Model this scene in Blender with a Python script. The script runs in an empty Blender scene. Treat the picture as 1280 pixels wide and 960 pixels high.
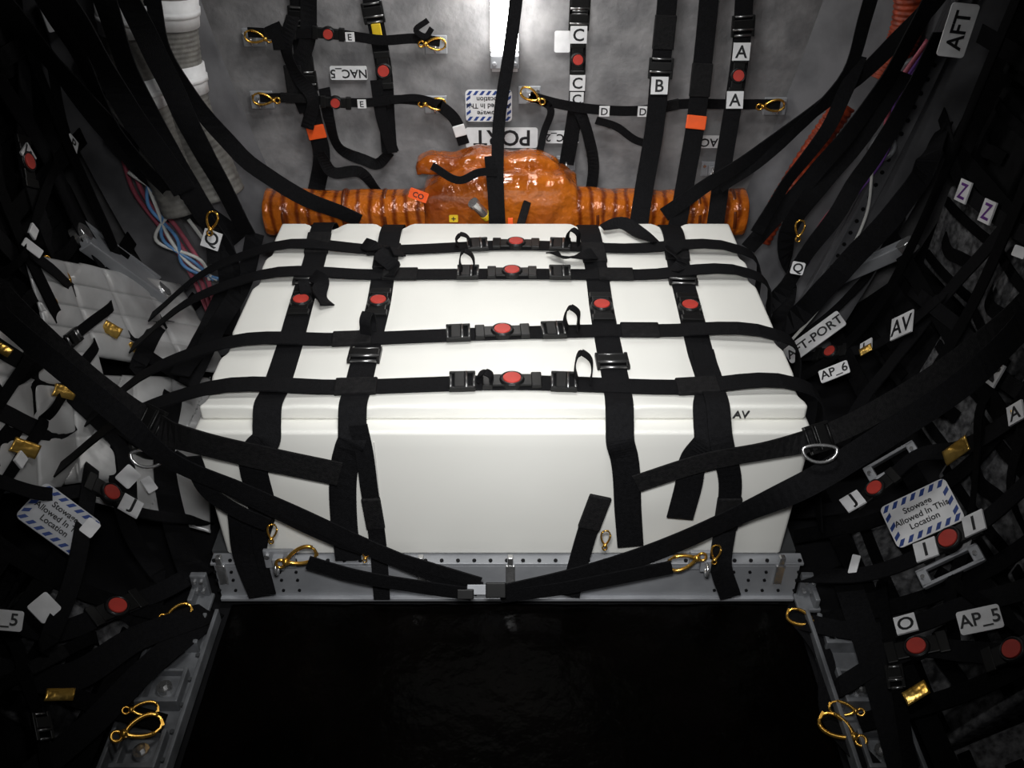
import bpy, bmesh, math, random
from mathutils import Vector, Matrix, noise
random.seed(7)
V=Vector
F=1180.0; TH=math.radians(35); CZ=2.24
RT=V((1,0,0)); UP=V((0,math.sin(TH),math.cos(TH))); FW=V((0,math.cos(TH),-math.sin(TH)))
CAM=V((0,0,CZ))
sc=bpy.context.scene
sc.view_settings.view_transform='Standard'
def ray(u,v): return RT*((u-640)/F)+UP*(-(v-480)/F)+FW
def proj(P):
    d=P-CAM; D=d.dot(FW); return 640+F*d.dot(RT)/D, 480-F*d.dot(UP)/D
def depth(P): return (P-CAM).dot(FW)
PR=[(0.95,0.0),(1.20,0.11),(1.40,0.33),(1.53,0.70),(1.60,1.1),(1.66,1.7),(1.68,2.3)]
def hit_side(sg,u,v):
    d=ray(u,v); best=None
    for i in range(len(PR)-1):
        (x0,z0),(x1,z1)=PR[i],PR[i+1]; dx=x1-x0; dz=z1-z0
        den=sg*d.x*dz-d.z*dx
        if abs(den)<1e-6: continue
        D=(x0*dz+(CZ-z0)*dx)/den
        if D<=0: continue
        p=((sg*D*d.x-x0)*dx+(CZ+D*d.z-z0)*dz)/(dx*dx+dz*dz)
        lo=-0.5 if i==0 else -0.001; hi=1.001 if i<len(PR)-2 else 3
        if lo<=p<=hi and (best is None or D<best[0]):
            L=math.hypot(dx,dz); best=(D,V((-dz*sg/L,0,dx/L)))
    if best is None: return CAM+d*2.8, V((-sg,0,0))
    return CAM+d*best[0], best[1]
TOPZ=0.682
def surf(u,v,S):
    if isinstance(S,tuple):
        k=S[0]
        if k=='P': return V(S[1]), (V(S[2]) if len(S)>2 else V((0,-.5,.85))).normalized()
        d=ray(u,v)
        if k=='y': return CAM+d*(S[1]/d.y), V((0,-1,0))
        if k=='z': return CAM+d*((S[1]-CZ)/d.z), V((0,0,1))
        if k=='D': return CAM+d*S[1], (V((0,-.75,.65))+(-d.normalized())*.5).normalized()
    if S=='top': return surf(u,v,('z',TOPZ))
    if S=='front': return surf(u,v,('y',2.045))
    if S=='wall': return surf(u,v,('y',3.70))
    if S=='R': return hit_side(1,u,v)
    if S=='L': return hit_side(-1,u,v)
# ---------- materials
def mat(name,col,rough=.6,metal=0,col2=None,ns=20,bump=0,bs=60,coat=0,detail=4,wave=None,spec=None,dist=.01,wd=2.5,rp=None):
    m=bpy.data.materials.new(name); m.use_nodes=True; nt=m.node_tree; b=nt.nodes['Principled BSDF']
    b.inputs['Roughness'].default_value=rough; b.inputs['Metallic'].default_value=metal
    b.inputs['Coat Weight'].default_value=coat; b.inputs['Coat Roughness'].default_value=.10
    if spec is not None: b.inputs['Specular IOR Level'].default_value=spec
    tc=nt.nodes.new('ShaderNodeTexCoord')
    if wave:
        t=nt.nodes.new('ShaderNodeTexWave'); t.inputs['Scale'].default_value=wave; t.inputs['Distortion'].default_value=wd; t.bands_direction='X'
        t.inputs['Detail'].default_value=3
    else:
        t=nt.nodes.new('ShaderNodeTexNoise'); t.inputs['Scale'].default_value=ns; t.inputs['Detail'].default_value=detail
    nt.links.new(tc.outputs['Object'],t.inputs['Vector'])
    r=nt.nodes.new('ShaderNodeValToRGB'); c2=col2 or tuple(c*.85 for c in col)
    r.color_ramp.elements[0].color=(*c2,1); r.color_ramp.elements[1].color=(*col,1)
    lo,hi=rp or ((.35,.65) if not wave else (0,.7))
    r.color_ramp.elements[0].position=lo; r.color_ramp.elements[1].position=hi
    nt.links.new(t.outputs['Fac'],r.inputs['Fac']); nt.links.new(r.outputs['Color'],b.inputs['Base Color'])
    if bump:
        n=nt.nodes.new('ShaderNodeTexNoise'); n.inputs['Scale'].default_value=bs; n.inputs['Detail'].default_value=3
        nt.links.new(tc.outputs['Object'],n.inputs['Vector'])
        bp=nt.nodes.new('ShaderNodeBump'); bp.inputs['Strength'].default_value=bump; bp.inputs['Distance'].default_value=dist
        nt.links.new(n.outputs['Fac'],bp.inputs['Height']); nt.links.new(bp.outputs['Normal'],b.inputs['Normal'])
    return m
M_white=mat('white_fabric',(.79,.785,.74),.6,0,(.765,.76,.715),3,.03,40,dist=.004,spec=.3)
M_strap=mat('black_webbing',(.006,.006,.007),.75,0,(.003,.003,.0036),120,.4,400,spec=.13)
M_strap2=mat('black_webbing_worn',(.011,.0105,.011),.75,0,(.005,.005,.0055),90,.4,350,spec=.15)
M_net=mat('black_net_webbing',(.0035,.0035,.004),.8,0,(.0015,.0015,.0018),90,.4,350,spec=.08)
M_bag=mat('black_bag_fabric',(.008,.008,.0088),.8,0,(.003,.003,.0033),14,.3,70,spec=.08,dist=.004)
M_bag2=mat('dark_grey_bag_fabric',(.15,.15,.155),.85,0,(.035,.035,.037),40,.5,90,spec=.1,dist=.006)
M_wall=mat('grey_wall_panel',(.27,.265,.268),.6,.1,(.165,.163,.168),11,.3,34,detail=12)
M_cone=mat('grey_cone_panel',(.17,.17,.18),.5,.2,(.10,.10,.107),6,.15,20)
M_hull=mat('dark_hull',(.008,.008,.009),.7,.0,spec=.15)
M_alu=mat('matte_aluminium',(.38,.39,.41),.5,.3,(.31,.32,.34),9,.05,80)
M_rail=mat('grey_rail_aluminium',(.25,.26,.275),.5,.3,(.14,.145,.155),14,.08,60)
M_alud=mat('dark_aluminium',(.11,.115,.12),.5,.4)
M_steel=mat('bright_steel',(.75,.75,.75),.25,.9)
M_bar=mat('dull_steel',(.30,.30,.30),.3,.9)
M_gun=mat('gunmetal',(.035,.035,.037),.3,.6)
M_plast=mat('black_plastic',(.006,.006,.006),.4,0,spec=.3)
M_gold=mat('gold_anodised',(.95,.56,.12),.25,.9,(.70,.36,.05),40)
M_foil=mat('gold_foil',(1.0,.66,.18),.28,.85,(.75,.42,.07),12,.5,14,dist=.02)
M_kap=mat('amber_film',(.50,.125,.010),.26,.1,(.17,.030,.004),1,.7,16,coat=.8,wave=6.5,wd=3.2,dist=.03,rp=(.0,.55))
M_kap2=mat('amber_film_crinkled',(.56,.145,.012),.2,.1,(.22,.042,.005),5,.8,13,coat=1.0,dist=.035,detail=8)
M_kapb=mat('brown_tape',(.16,.035,.006),.3,.1,(.10,.02,.005),30,.5,30,coat=.5)
M_red=mat('red_button',(.50,.045,.032),.5)
M_orange=mat('orange_fabric',(.95,.11,.01),.6)
M_lab=mat('white_placard',(.80,.80,.81),.45)
M_lab_shade=mat('shaded_white_placard',(.52,.53,.56),.5)  # white placard with the dim lighting on the left side put into its colour
M_ink=mat('black_ink',(.01,.01,.012),.5)
M_pink_ink=mat('purple_ink',(.12,.02,.22),.5)
M_blue=mat('blue_ink',(.015,.05,.24),.5)
M_seam=mat('white_seam',(.66,.65,.62),.7)
M_silver=mat('silver_blanket',(.62,.62,.62),.4,.3,(.46,.46,.46),5,.3,9,dist=.02)
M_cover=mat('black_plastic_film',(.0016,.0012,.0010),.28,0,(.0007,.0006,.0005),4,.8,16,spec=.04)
M_pink=mat('pink_cable',(.42,.09,.13),.45)
M_bluew=mat('blue_cable',(.10,.25,.5),.45)
M_purple=mat('purple_cable',(.25,.10,.45),.45)
M_whitec=mat('white_cable',(.68,.68,.65),.4)
M_rust=mat('red_orange_hose',(.42,.055,.014),.5,0,(.16,.02,.006),30,.4,40)
M_hose=mat('grey_hose',(.17,.165,.15),.6,0,(.10,.096,.09),25,.3,40)
M_yel=mat('yellow_label',(.8,.55,.02),.5)
M_lamp=bpy.data.materials.new('lamp_diffuser'); M_lamp.use_nodes=True
nt=M_lamp.node_tree; nt.nodes.clear(); em=nt.nodes.new('ShaderNodeEmission'); em.inputs['Color'].default_value=(1,.98,.95,1); em.inputs['Strength'].default_value=14
ou=nt.nodes.new('ShaderNodeOutputMaterial'); nt.links.new(em.outputs[0],ou.inputs['Surface'])
# ---------- mesh builder
W={}
class MB:
    def __init__(s): s.v=[]; s.f=[]
    def add(s,vs,fs):
        o=len(s.v); s.v+= [V(p) for p in vs]; s.f+=[tuple(i+o for i in f) for f in fs]; return s
    def box(s,c,X,Y,N,sx,sy,sz):
        c=V(c); vs=[c+X*(a*sx/2)+Y*(b*sy/2)+N*(d*sz/2) for a in(-1,1) for b in(-1,1) for d in(-1,1)]
        return s.add(vs,[(0,1,3,2),(4,6,7,5),(0,4,5,1),(2,3,7,6),(0,2,6,4),(1,5,7,3)])
    def cyl(s,c,ax,r,h,seg=20,r2=None):
        c=V(c); ax=ax.normalized(); a=ax.orthogonal().normalized(); b=ax.cross(a); r2=r if r2 is None else r2
        vs=[c-ax*(h/2)+(a*math.cos(t)+b*math.sin(t))*r for t in [2*math.pi*i/seg for i in range(seg)]]
        vs+=[c+ax*(h/2)+(a*math.cos(t)+b*math.sin(t))*r2 for t in [2*math.pi*i/seg for i in range(seg)]]
        fs=[(i,(i+1)%seg,seg+(i+1)%seg,seg+i) for i in range(seg)]+[tuple(range(seg-1,-1,-1)),tuple(range(seg,2*seg))]
        return s.add(vs,fs)
    def tube(s,pts,r,seg=8,closed=False,rf=None):
        n=len(pts); pts=[V(p) for p in pts]; vs=[]; fs=[]; a=None
        for i in range(n):
            if closed: t=pts[(i+1)%n]-pts[i-1]
            else: t=pts[min(i+1,n-1)]-pts[max(i-1,0)]
            t.normalize()
            a=t.orthogonal() if a is None else a-t*a.dot(t)
            if a.length<1e-6: a=t.orthogonal()
            a.normalize(); b=t.cross(a); rr=r if rf is None else rf(i/(n-1) if n>1 else 0)
            vs+=[pts[i]+(a*math.cos(q)+b*math.sin(q))*rr for q in [2*math.pi*k/seg for k in range(seg)]]
        m=n if closed else n-1
        for i in range(m):
            j=(i+1)%n
            fs+=[(i*seg+k,i*seg+(k+1)%seg,j*seg+(k+1)%seg,j*seg+k) for k in range(seg)]
        if not closed: fs+=[tuple(range(seg-1,-1,-1)),tuple((n-1)*seg+k for k in range(seg))]
        return s.add(vs,fs)
    def ring(s,c,ax,R,r,seg=24,sg=8):
        ax=ax.normalized(); a=ax.orthogonal().normalized(); b=ax.cross(a)
        return s.tube([V(c)+(a*math.cos(t)+b*math.sin(t))*R for t in [2*math.pi*i/seg for i in range(seg)]],r,sg,True)
    def ribbon(s,pts,nrm,w,th=.005,tw=0,ph=0):
        n=len(pts); vs=[];fs=[]
        for i in range(n):
            t=(pts[min(i+1,n-1)]-pts[max(i-1,0)]).normalized(); N=nrm[i]-t*nrm[i].dot(t)
            if N.length<1e-5: N=t.orthogonal()
            N.normalize(); b=t.cross(N)
            if tw:
                a=tw*math.sin(i*.23+ph); N,b=N*math.cos(a)+b*math.sin(a),b*math.cos(a)-N*math.sin(a)
            b=b*(w/2); N=N*th
            p=pts[i]; vs+=[p-b,p+b,p+b+N,p-b+N]
        for i in range(n-1):
            for k in range(4): fs.append((4*i+k,4*i+(k+1)%4,4*i+4+(k+1)%4,4*i+4+k))
        fs+=[(3,2,1,0),(4*n-4,4*n-3,4*n-2,4*n-1)]
        return s.add(vs,fs)
def meta(o,label=None,cat=None,group=None,kind=None):
    if label: o['label']=label
    if cat: o['category']=cat
    if group: o['group']=group
    if kind: o['kind']=kind
def mkmesh(name,vs,fs,m,smooth):
    me=bpy.data.meshes.new(name); me.from_pydata(vs,[],fs); me.update()
    bm=bmesh.new(); bm.from_mesh(me); bmesh.ops.recalc_face_normals(bm,faces=bm.faces); bm.to_mesh(me); bm.free()
    if smooth:
        for p in me.polygons: p.use_smooth=True
    me.materials.append(m); return me
def fin(mb,name,m,parent=None,smooth=False,bevel=0,label=None,cat=None,group=None,kind=None):
    c=V((0,0,0))
    for p in mb.v: c+=p
    c/=len(mb.v)
    me=mkmesh(name,[p-c for p in mb.v],mb.f,m,smooth)
    o=bpy.data.objects.new(name,me); bpy.context.collection.objects.link(o)
    W[o.name]=c
    if parent: o.parent=parent; o.location=c-W[parent.name]
    else: o.location=c
    if bevel:
        b=o.modifiers.new('b','BEVEL'); b.width=bevel; b.segments=2; b.limit_method='ANGLE'
    meta(o,label,cat,group,kind)
    return o
def empty(name,loc,label,cat,group=None):
    e=bpy.data.objects.new(name,None); bpy.context.collection.objects.link(e); e.location=loc; e.empty_display_size=.05
    W[e.name]=V(loc); meta(e,label,cat,group); return e
def cr(ps,n=8,ds=None):
    N=len(ps)
    if ds is None: ds=[max((ps[i+1]-ps[i]).length,1e-4) for i in range(N-1)]
    ms=[]
    for i in range(N):
        if i==0: m=(ps[1]-ps[0])/ds[0]
        elif i==N-1: m=(ps[-1]-ps[-2])/ds[-1]
        else: m=((ps[i]-ps[i-1])/ds[i-1]*ds[i]+(ps[i+1]-ps[i])/ds[i]*ds[i-1])/(ds[i]+ds[i-1])
        ms.append(m)
    out=[]
    for i in range(N-1):
        for k in range(n):
            t=k/n; d=ds[i]
            out.append(ps[i]*(2*t**3-3*t*t+1)+ms[i]*(d*(t**3-2*t*t+t))+ps[i+1]*(-2*t**3+3*t*t)+ms[i+1]*(d*(t**3-t*t)))
    out.append(ps[-1].copy()); return out
_tc={}
def tdata(s):
    if s in _tc: return _tc[s]
    cu=bpy.data.curves.new('t','FONT'); cu.body=s; cu.size=1; cu.align_x='CENTER'; cu.align_y='CENTER'; cu.offset=.018; cu.resolution_u=3
    o=bpy.data.objects.new('t',cu); bpy.context.collection.objects.link(o); bpy.context.view_layer.update()
    dg=bpy.context.evaluated_depsgraph_get(); me=bpy.data.meshes.new_from_object(o.evaluated_get(dg))
    r=([v.co.copy() for v in me.vertices],[tuple(p.vertices) for p in me.polygons])
    bpy.data.objects.remove(o); bpy.data.meshes.remove(me)
    xs=[p.x for p in r[0]]; ys=[p.y for p in r[0]]; cx=(min(xs)+max(xs))/2; cy=(min(ys)+max(ys))/2
    r=([V((p.x-cx,p.y-cy,0)) for p in r[0]],r[1])
    _tc[s]=r; return r
def letter_mesh(mb,s,P,X,Y,size):
    vs,fs=tdata(s); mb.add([P+X*(p.x*size)+Y*(p.y*size) for p in vs],fs)
def rrect(mb,P,X,Y,N,w,h,r,th):
    pts=[]
    for cx,cy,a0 in((1,1,0),(-1,1,90),(-1,-1,180),(1,-1,270)):
        for k in range(5):
            a=math.radians(a0+k*22.5); pts.append((cx*(w/2-r)+r*math.cos(a),cy*(h/2-r)+r*math.sin(a)))
    n=len(pts); vs=[P+X*x+Y*y for x,y in pts]+[P+X*x+Y*y+N*th for x,y in pts]
    mb.add(vs,[tuple(range(n-1,-1,-1)),tuple(range(n,2*n))]+[(i,(i+1)%n,n+(i+1)%n,n+i) for i in range(n)])
def frame(u,v,S,ang,lift=.01,blend=0.):
    P,N=surf(u,v,S); P=P+(CAM-P).normalized()*lift
    if blend: N=(N+(CAM-P).normalized()*blend).normalized()
    u,v=proj(P)
    a=math.radians(ang); d2=ray(u+6*math.cos(a),v-6*math.sin(a)); q=CAM+d2*((P-CAM).dot(N)/d2.dot(N))
    X=(q-P).normalized(); Y=N.cross(X).normalized(); return P,X,Y,N,depth(P)/F
def placard(u,v,S,ang,w,h,text,tpx,lift=.01,blend=0,label='white placard with black lettering',name='placard',ink=None,stripes=False,group=None,cat='label',plate=None):
    P,X,Y,N,s=frame(u,v,S,ang,lift,blend); e=empty(name,P,label,cat,group)
    mb=MB(); rrect(mb,P,X,Y,N,w*s,h*s,min(w,h)*s*.12,.004); fin(mb,'plate',plate or M_lab,e)
    if stripes:
        mb=MB(); ww=w*s*.96; hh=h*s*.94; b=h*s*.13; st=b*1.5; Q=P+N*.0045
        for sy in(-1,1):
            n=int(ww/st)
            for i in range(n):
                x=-ww/2+i*ww/n; y0=sy*(hh/2)-(b if sy>0 else 0)
                mb.add([Q+X*x+Y*y0,Q+X*(x+st*.5)+Y*y0,Q+X*(x+st)+Y*(y0+b),Q+X*(x+st*.5)+Y*(y0+b)],[(0,1,2,3)])
        for sx in(-1,1):
            n=int((hh-2*b)/st)
            for i in range(n):
                y=-hh/2+b+i*(hh-2*b)/n; x0=sx*(ww/2)-(b if sx>0 else 0)
                mb.add([Q+X*x0+Y*y,Q+X*(x0+b)+Y*(y+st*.5),Q+X*(x0+b)+Y*(y+st),Q+X*x0+Y*(y+st*.5)],[(0,1,2,3)])
        fin(mb,'striped_border',M_blue,e)
    if text:
        mb=MB(); ls=text.split('\n'); sz=tpx*s*1.35
        for i,l in enumerate(ls):
            letter_mesh(mb,l,P+N*.0055+Y*(((len(ls)-1)/2-i)*sz*.95),X,Y,sz)
        fin(mb,'lettering',ink or M_ink,e)
    return e
def button(e,P,X,N,s=1.0):
    Y=N.cross(X).normalized(); X=Y.cross(N).normalized()
    mb=MB(); mb.box(P+N*.009,X,Y,N,.12*s,.056*s,.010); mb.cyl(P+N*.011,N,.039*s,.016,24,.035*s)
    for q in(-1,1): mb.box(P+N*.009+X*(q*.07*s),X,Y,N,.03*s,.07*s,.014)
    b=fin(mb,'release_buckle',M_plast,e,bevel=.003)
    mb=MB(); mb.ring(P+N*.019,N,.031*s,.0025*s,24,6); fin(mb,'buckle_rim',M_gun,b,True)
    mb=MB(); mb.cyl(P+N*.020,N,.0265*s,.005,24,.025*s)
    r=fin(mb,'release_button',M_red,b,label='red round push button')
def adjuster(e,P,X,N,w,dark=False):
    Y=N.cross(X).normalized(); X=Y.cross(N).normalized(); P=P+N*.010
    mb=MB()
    for q in(-1,1): mb.box(P+Y*(q*w*.56),X,Y,N,.075,.010,.014)
    mb.box(P-X*.008+N*.006,X,Y,N,.03,w*1.1,.006)
    b=fin(mb,'adjuster_buckle',M_plast,e,bevel=.002)
    for q in(-1,.35,1):
        mb=MB(); mb.cyl(P+X*(q*.033)+N*(.005 if q==.35 else 0),Y,.0045,w*1.15,8)
        fin(mb,'cross_bar',M_plast if dark else M_bar,b,True,label='dark steel cross bar' if dark else 'dull steel cross bar')
def tail(e,P,X,N,w,h=.09,m=None):
    r=random.uniform(-.4,.4); Y=N.cross(X); A=(X+Y*r).normalized()
    pts=[P+N*.01,P+N*(h*.5)-A*.01,P+N*h+A*.005,P+N*(h*.85)+A*.03,P+N*(h*.4)+A*(.04+.02*r),P+N*.015+A*.035]
    d=cr(pts,5); mb=MB(); mb.ribbon(d,[A]*len(d),w*.45,.004); fin(mb,'strap_tail',m or M_strap,e)
def strap(pts,w=.07,lift=.008,parts=(),label='black webbing cargo strap',m=None,n=8,name='cargo_strap',group='black cargo straps',wob=0.,th=.005,cat='strap',tw=0):
    Ps=[];Ns=[]
    for p in pts:
        P,N=surf(p[0],p[1],p[2]); l=p[3] if len(p)>3 else lift
        if p[2] in('R','L'): P=P+(CAM-P).normalized()*l
        else: P=P+N*l
        Ps.append(P); Ns.append(N)
    ds=[max((Ps[i+1]-Ps[i]).length,1e-4) for i in range(len(Ps)-1)]
    d=cr(Ps,n,ds); dn=[x.normalized() if x.length>1e-6 else V((0,0,1)) for x in cr(Ns,n,ds)]
    if wob: d=[p+dn[i]*(wob*noise.noise(p*6)) for i,p in enumerate(d)]
    mid=d[len(d)//2]
    mb=MB(); mb.ribbon(d,dn,w,th,tw,pts[0][0]*.1)
    if not parts:
        return fin(mb,name,m or M_strap,label=label,cat=cat,group=group)
    e=empty(name,mid,label,cat,group); fin(mb,'webbing',m or M_strap,e)
    for pt in parts:
        k,u,v=pt[:3]
        bi,bt,bd=0,0,1e9
        for i in range(len(d)-1):
            a=proj(d[i]); b=proj(d[i+1]); ab=(b[0]-a[0],b[1]-a[1]); L=ab[0]**2+ab[1]**2+1e-9
            t_=max(0,min(1,((u-a[0])*ab[0]+(v-a[1])*ab[1])/L)); dd=(a[0]+ab[0]*t_-u)**2+(a[1]+ab[1]*t_-v)**2
            if dd<bd: bi,bt,bd=i,t_,dd
        P=d[bi].lerp(d[bi+1],bt); t=(d[bi+1]-d[bi]).normalized()
        N=(dn[bi]-t*dn[bi].dot(t)).normalized()
        if k=='B': button(e,P,t,N,pt[3] if len(pt)>3 else 1)
        elif k=='A': adjuster(e,P,t,N,w)
        elif k=='a': adjuster(e,P,t,N,w,True)
        elif k=='T': tail(e,P,t,N,w,pt[3] if len(pt)>3 else .09)
        elif k=='K':
            Y=N.cross(t); q=MB(); q.box(P+N*.005,t,Y,N,.12,w*1.1,.014); fin(q,'webbing_sleeve',M_strap2,e,bevel=.004)
        elif k=='O':
            Y=N.cross(t); q=MB(); q.box(P+N*.008,t,Y,N,pt[3] if len(pt)>3 else .05,w*1.06,.012); fin(q,'orange_tag',M_orange,e,bevel=.003,label='bright orange fabric tag')
        elif k=='Y':
            Y=N.cross(t); q=MB(); q.box(P+N*.014,t,Y,N,.07,.035,.01); fin(q,'yellow_tag',M_yel,e,bevel=.003,label='small yellow printed tag')
        elif k=='W':
            Y=N.cross(t); q=MB(); q.box(P+N*.008,t,Y,N,.045,w*1.05,.01); fin(q,'white_tag',M_lab,e,bevel=.003,label='blank white tag')
        elif k[0]=='L':
            Y=N.cross(t).normalized(); s=pt[3] if len(pt)>3 else 1
            a0=math.radians(pt[4] if len(pt)>4 else 0)
            uu,vv=proj(P); d2=ray(uu+6*math.cos(a0),vv-6*math.sin(a0)); qq=CAM+d2*((P-CAM).dot(N)/d2.dot(N)); r2=(qq-P).normalized(); Y2=N.cross(r2)
            wd_=1.35 if len(k)>2 else 1
            q=MB(); q.box(P+N*.016,r2,Y2,N,.066*s*wd_,.066*s,.006); g=fin(q,'letter_tag',M_lab,e,label='white tag with dark lettering')
            q=MB(); letter_mesh(q,k[1:],P+N*.0198,r2,Y2,.066*s); fin(q,'lettering',M_pink_ink if k=='LZ' else M_ink,g)
    return e
def carabiner(u,v,S,ang,px,lift=.03,m=None,blend=.6,group='gold snap hooks',label='gold anodised snap hook with swivel eye'):
    P,X,Y,N,s=frame(u,v,S,ang,lift,blend); a=px*s/2; e=empty('snap_hook',P,label,'hook',group); m=m or M_gold
    pts=[]
    for i in range(28):
        t=2*math.pi*i/28
        pts.append(P+X*(a*.75*math.cos(t))+Y*(a*.42*math.sin(t)*(1+.3*math.cos(t))))
    mb=MB(); mb.tube(pts[2:24],a*.10,8); mb.cyl(P-X*(a*.85),X,a*.2,a*.25,12); mb.ring(P-X*(a*1.15),N,a*.22,a*.08,16,6)
    fin(mb,'hook_body',m,e,True)
    mb=MB(); mb.tube([pts[23],pts[25],pts[27],pts[1],pts[3]],a*.075,8); mb.box(pts[27],X,Y,N,a*.12,a*.3,a*.16); fin(mb,'hook_gate',m,e)
    return e
def bracket(u,v,S,ang,px,lift=.0,group='steel anchor brackets'):
    P,X,Y,N,s=frame(u,v,S,ang,lift,0); a=px*s; e=empty('anchor_bracket',P,'bolted silver anchor bracket with eye','bracket',group)
    mb=MB(); mb.box(P+N*.006,X,Y,N,a,a*.8,.012); mb.box(P+N*.02,X,Y,N,a*.35,a*.5,.03); fin(mb,'base_plate',M_alu,e,bevel=.003)
    mb=MB(); mb.ring(P+N*.045,X,a*.2,a*.06,16,6); fin(mb,'eye',M_steel,e,True)
    for q in(-1,1):
        mb=MB(); mb.cyl(P+N*.016+X*(q*a*.36)+Y*(a*.2),N,a*.09,.012,6); fin(mb,'bolt',M_steel,e)
    return e
# ---------- structure
def quadstrip(name,A,B,m,smooth=False):
    mb=MB(); n=len(A); mb.add(A+B,[(i,i+1,n+i+1,n+i) for i in range(n-1)]); return fin(mb,name,m,kind='structure',smooth=smooth)
EX,EY,EZ=V((1,0,0)),V((0,1,0)),V((0,0,1))
mb=MB(); mb.box((0,3.75,1.3),EX,EY,EZ,4.2,.05,3.0); fin(mb,'wall_back',M_wall,kind='structure')
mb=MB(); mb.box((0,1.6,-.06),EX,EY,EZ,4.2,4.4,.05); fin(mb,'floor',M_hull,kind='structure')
mb=MB(); mb.box((0,1.6,2.95),EX,EY,EZ,4.2,4.4,.05); fin(mb,'ceiling',M_hull,kind='structure')
for sg,nm in((-1,'wall_left'),(1,'wall_right')):
    hp=[(1.45,-.03),(1.75,.25),(1.93,.8),(2.0,1.4),(2.0,2.92)]
    mb=MB(); n=len(hp)
    mb.add([V((sg*x,-.5,z)) for x,z in hp]+[V((sg*x,3.72,z)) for x,z in hp]+[V((sg*(x+.04),-.5,z)) for x,z in hp]+[V((sg*(x+.04),3.72,z)) for x,z in hp],
       [(i,i+1,n+i+1,n+i) for i in range(n-1)]+[(2*n+i,3*n+i,3*n+i+1,2*n+i+1) for i in range(n-1)])
    fin(mb,nm,M_hull,kind='structure')
def ringx(z): return 1.10+.36*z-.06*z*z
zs=[i*2.6/26 for i in range(27)]
t=0
for sg in(-1,1):
    t+=1
    quadstrip('trim_%d'%t,[V((sg*(ringx(z)-.32),3.715,z)) for z in zs],[V((sg*ringx(z),3.42,z)) for z in zs],M_cone,True)
    t+=1
    mb=MB(); mb.ribbon([V((sg*(ringx(z)+.03),3.40,z)) for z in zs],[V((0,-1,0))]*27,.075,.02); mb.ribbon([V((sg*(ringx(z)-.005),3.38,z)) for z in zs],[V((sg,0,0))]*27,.06,.01)
    o=fin(mb,'trim_%d'%t,M_cone,kind='structure')
    mb=MB()
    for i in range(2,52): z=i*.05; mb.cyl((sg*(ringx(z)+.035),3.378,z),EY,.008,.006,8)
    fin(mb,'rivet',M_hull,o,kind='stuff')
    t+=1
    quadstrip('trim_%d'%t,[V((sg*(ringx(z)+.06),3.43,z)) for z in zs],[V((sg*(ringx(z)+.24),3.40,z)) for z in zs],M_cone,True)
def grid(name,fn,nu,nv,m,th=0,**kw):
    mb=MB(); mb.add([fn(i/nu,j/nv) for j in range(nv+1) for i in range(nu+1)],[(j*(nu+1)+i,j*(nu+1)+i+1,(j+1)*(nu+1)+i+1,(j+1)*(nu+1)+i) for j in range(nv) for i in range(nu)])
    o=fin(mb,name,m,smooth=True,**kw)
    if th: s=o.modifiers.new('s','SOLIDIFY'); s.thickness=th
    return o
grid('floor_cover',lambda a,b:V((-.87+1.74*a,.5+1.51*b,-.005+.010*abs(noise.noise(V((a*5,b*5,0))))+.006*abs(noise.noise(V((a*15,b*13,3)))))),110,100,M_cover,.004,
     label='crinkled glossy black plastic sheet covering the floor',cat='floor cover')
# ---------- white block
HV=[[(335,312),(480,315),(640,309),(780,313),(922,316)],[(315,348),(470,346),(640,345),(800,346),(932,346)],
    [(265,432),(430,427),(640,419),(820,416),(962,423)],[(222,490),(430,487),(640,481),(850,487),(990,485)]]
LV=[[(408,280),(392,330),(377,380),(360,440),(343,490),(333,517)],[(492,283),(480,340),(473,382),(458,440),(446,490),(440,517)],
    [(735,285),(745,335),(752,386),(762,440),(772,490),(775,517)],[(838,285),(850,340),(862,387),(875,440),(888,490),(885,517)]]
def tp(u,v): P,_=surf(u,v,'top'); return P
lines=[[tp(*q) for q in l] for l in HV+LV]
def segd(p,a,b):
    ab=b-a; t=max(0,min(1,(p-a).dot(ab)/ab.dot(ab))); return (p-(a+ab*t)).length
def sdist(x,y,L=None):
    p=V((x,y,TOPZ)); return min(segd(p,l[i],l[i+1]) for l in (L or lines) for i in range(len(l)-1))
def rbox(mn,mx,r,n,disp):
    mb=MB(); mn=V(mn); mx=V(mx); vs=[];idx={};fs=[]
    sz=mx-mn
    def axis(a):
        k=max(1,int(round((sz[a]-2*r)/n)))
        return [mn[a],mn[a]+r*.35,mn[a]+r*.7]+[mn[a]+r+(sz[a]-2*r)*i/k for i in range(k+1)]+[mx[a]-r*.7,mx[a]-r*.35,mx[a]]
    G=[axis(a) for a in range(3)]; N=[len(g)-1 for g in G]
    def vert(*key):
        if key not in idx:
            p=V([G[a][key[a]] for a in range(3)])
            q=V([min(max(p[a],mn[a]+r),mx[a]-r) for a in range(3)]); d=p-q
            if d.length>1e-9: 
                m=max(abs(c) for c in d); p=q+d.normalized()*m
            idx[key]=len(vs); vs.append(disp(p))
        return idx[key]
    for ax in range(3):
        a,b=[q for q in range(3) if q!=ax]
        for s in(0,1):
            for i in range(N[a]):
                for j in range(N[b]):
                    def g(x,y):
                        l=[0,0,0]; l[a]=x; l[b]=y; l[ax]=N[ax] if s else 0; return vert(*l)
                    fs.append((g(i,j),g(i+1,j),g(i+1,j+1),g(i,j+1)))
    mb.add(vs,fs); return mb
def ease(d,w=.10): t=min(1,max(0,(d-.03)/w)); return t*t*(3-2*t)
XC=-.025
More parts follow.
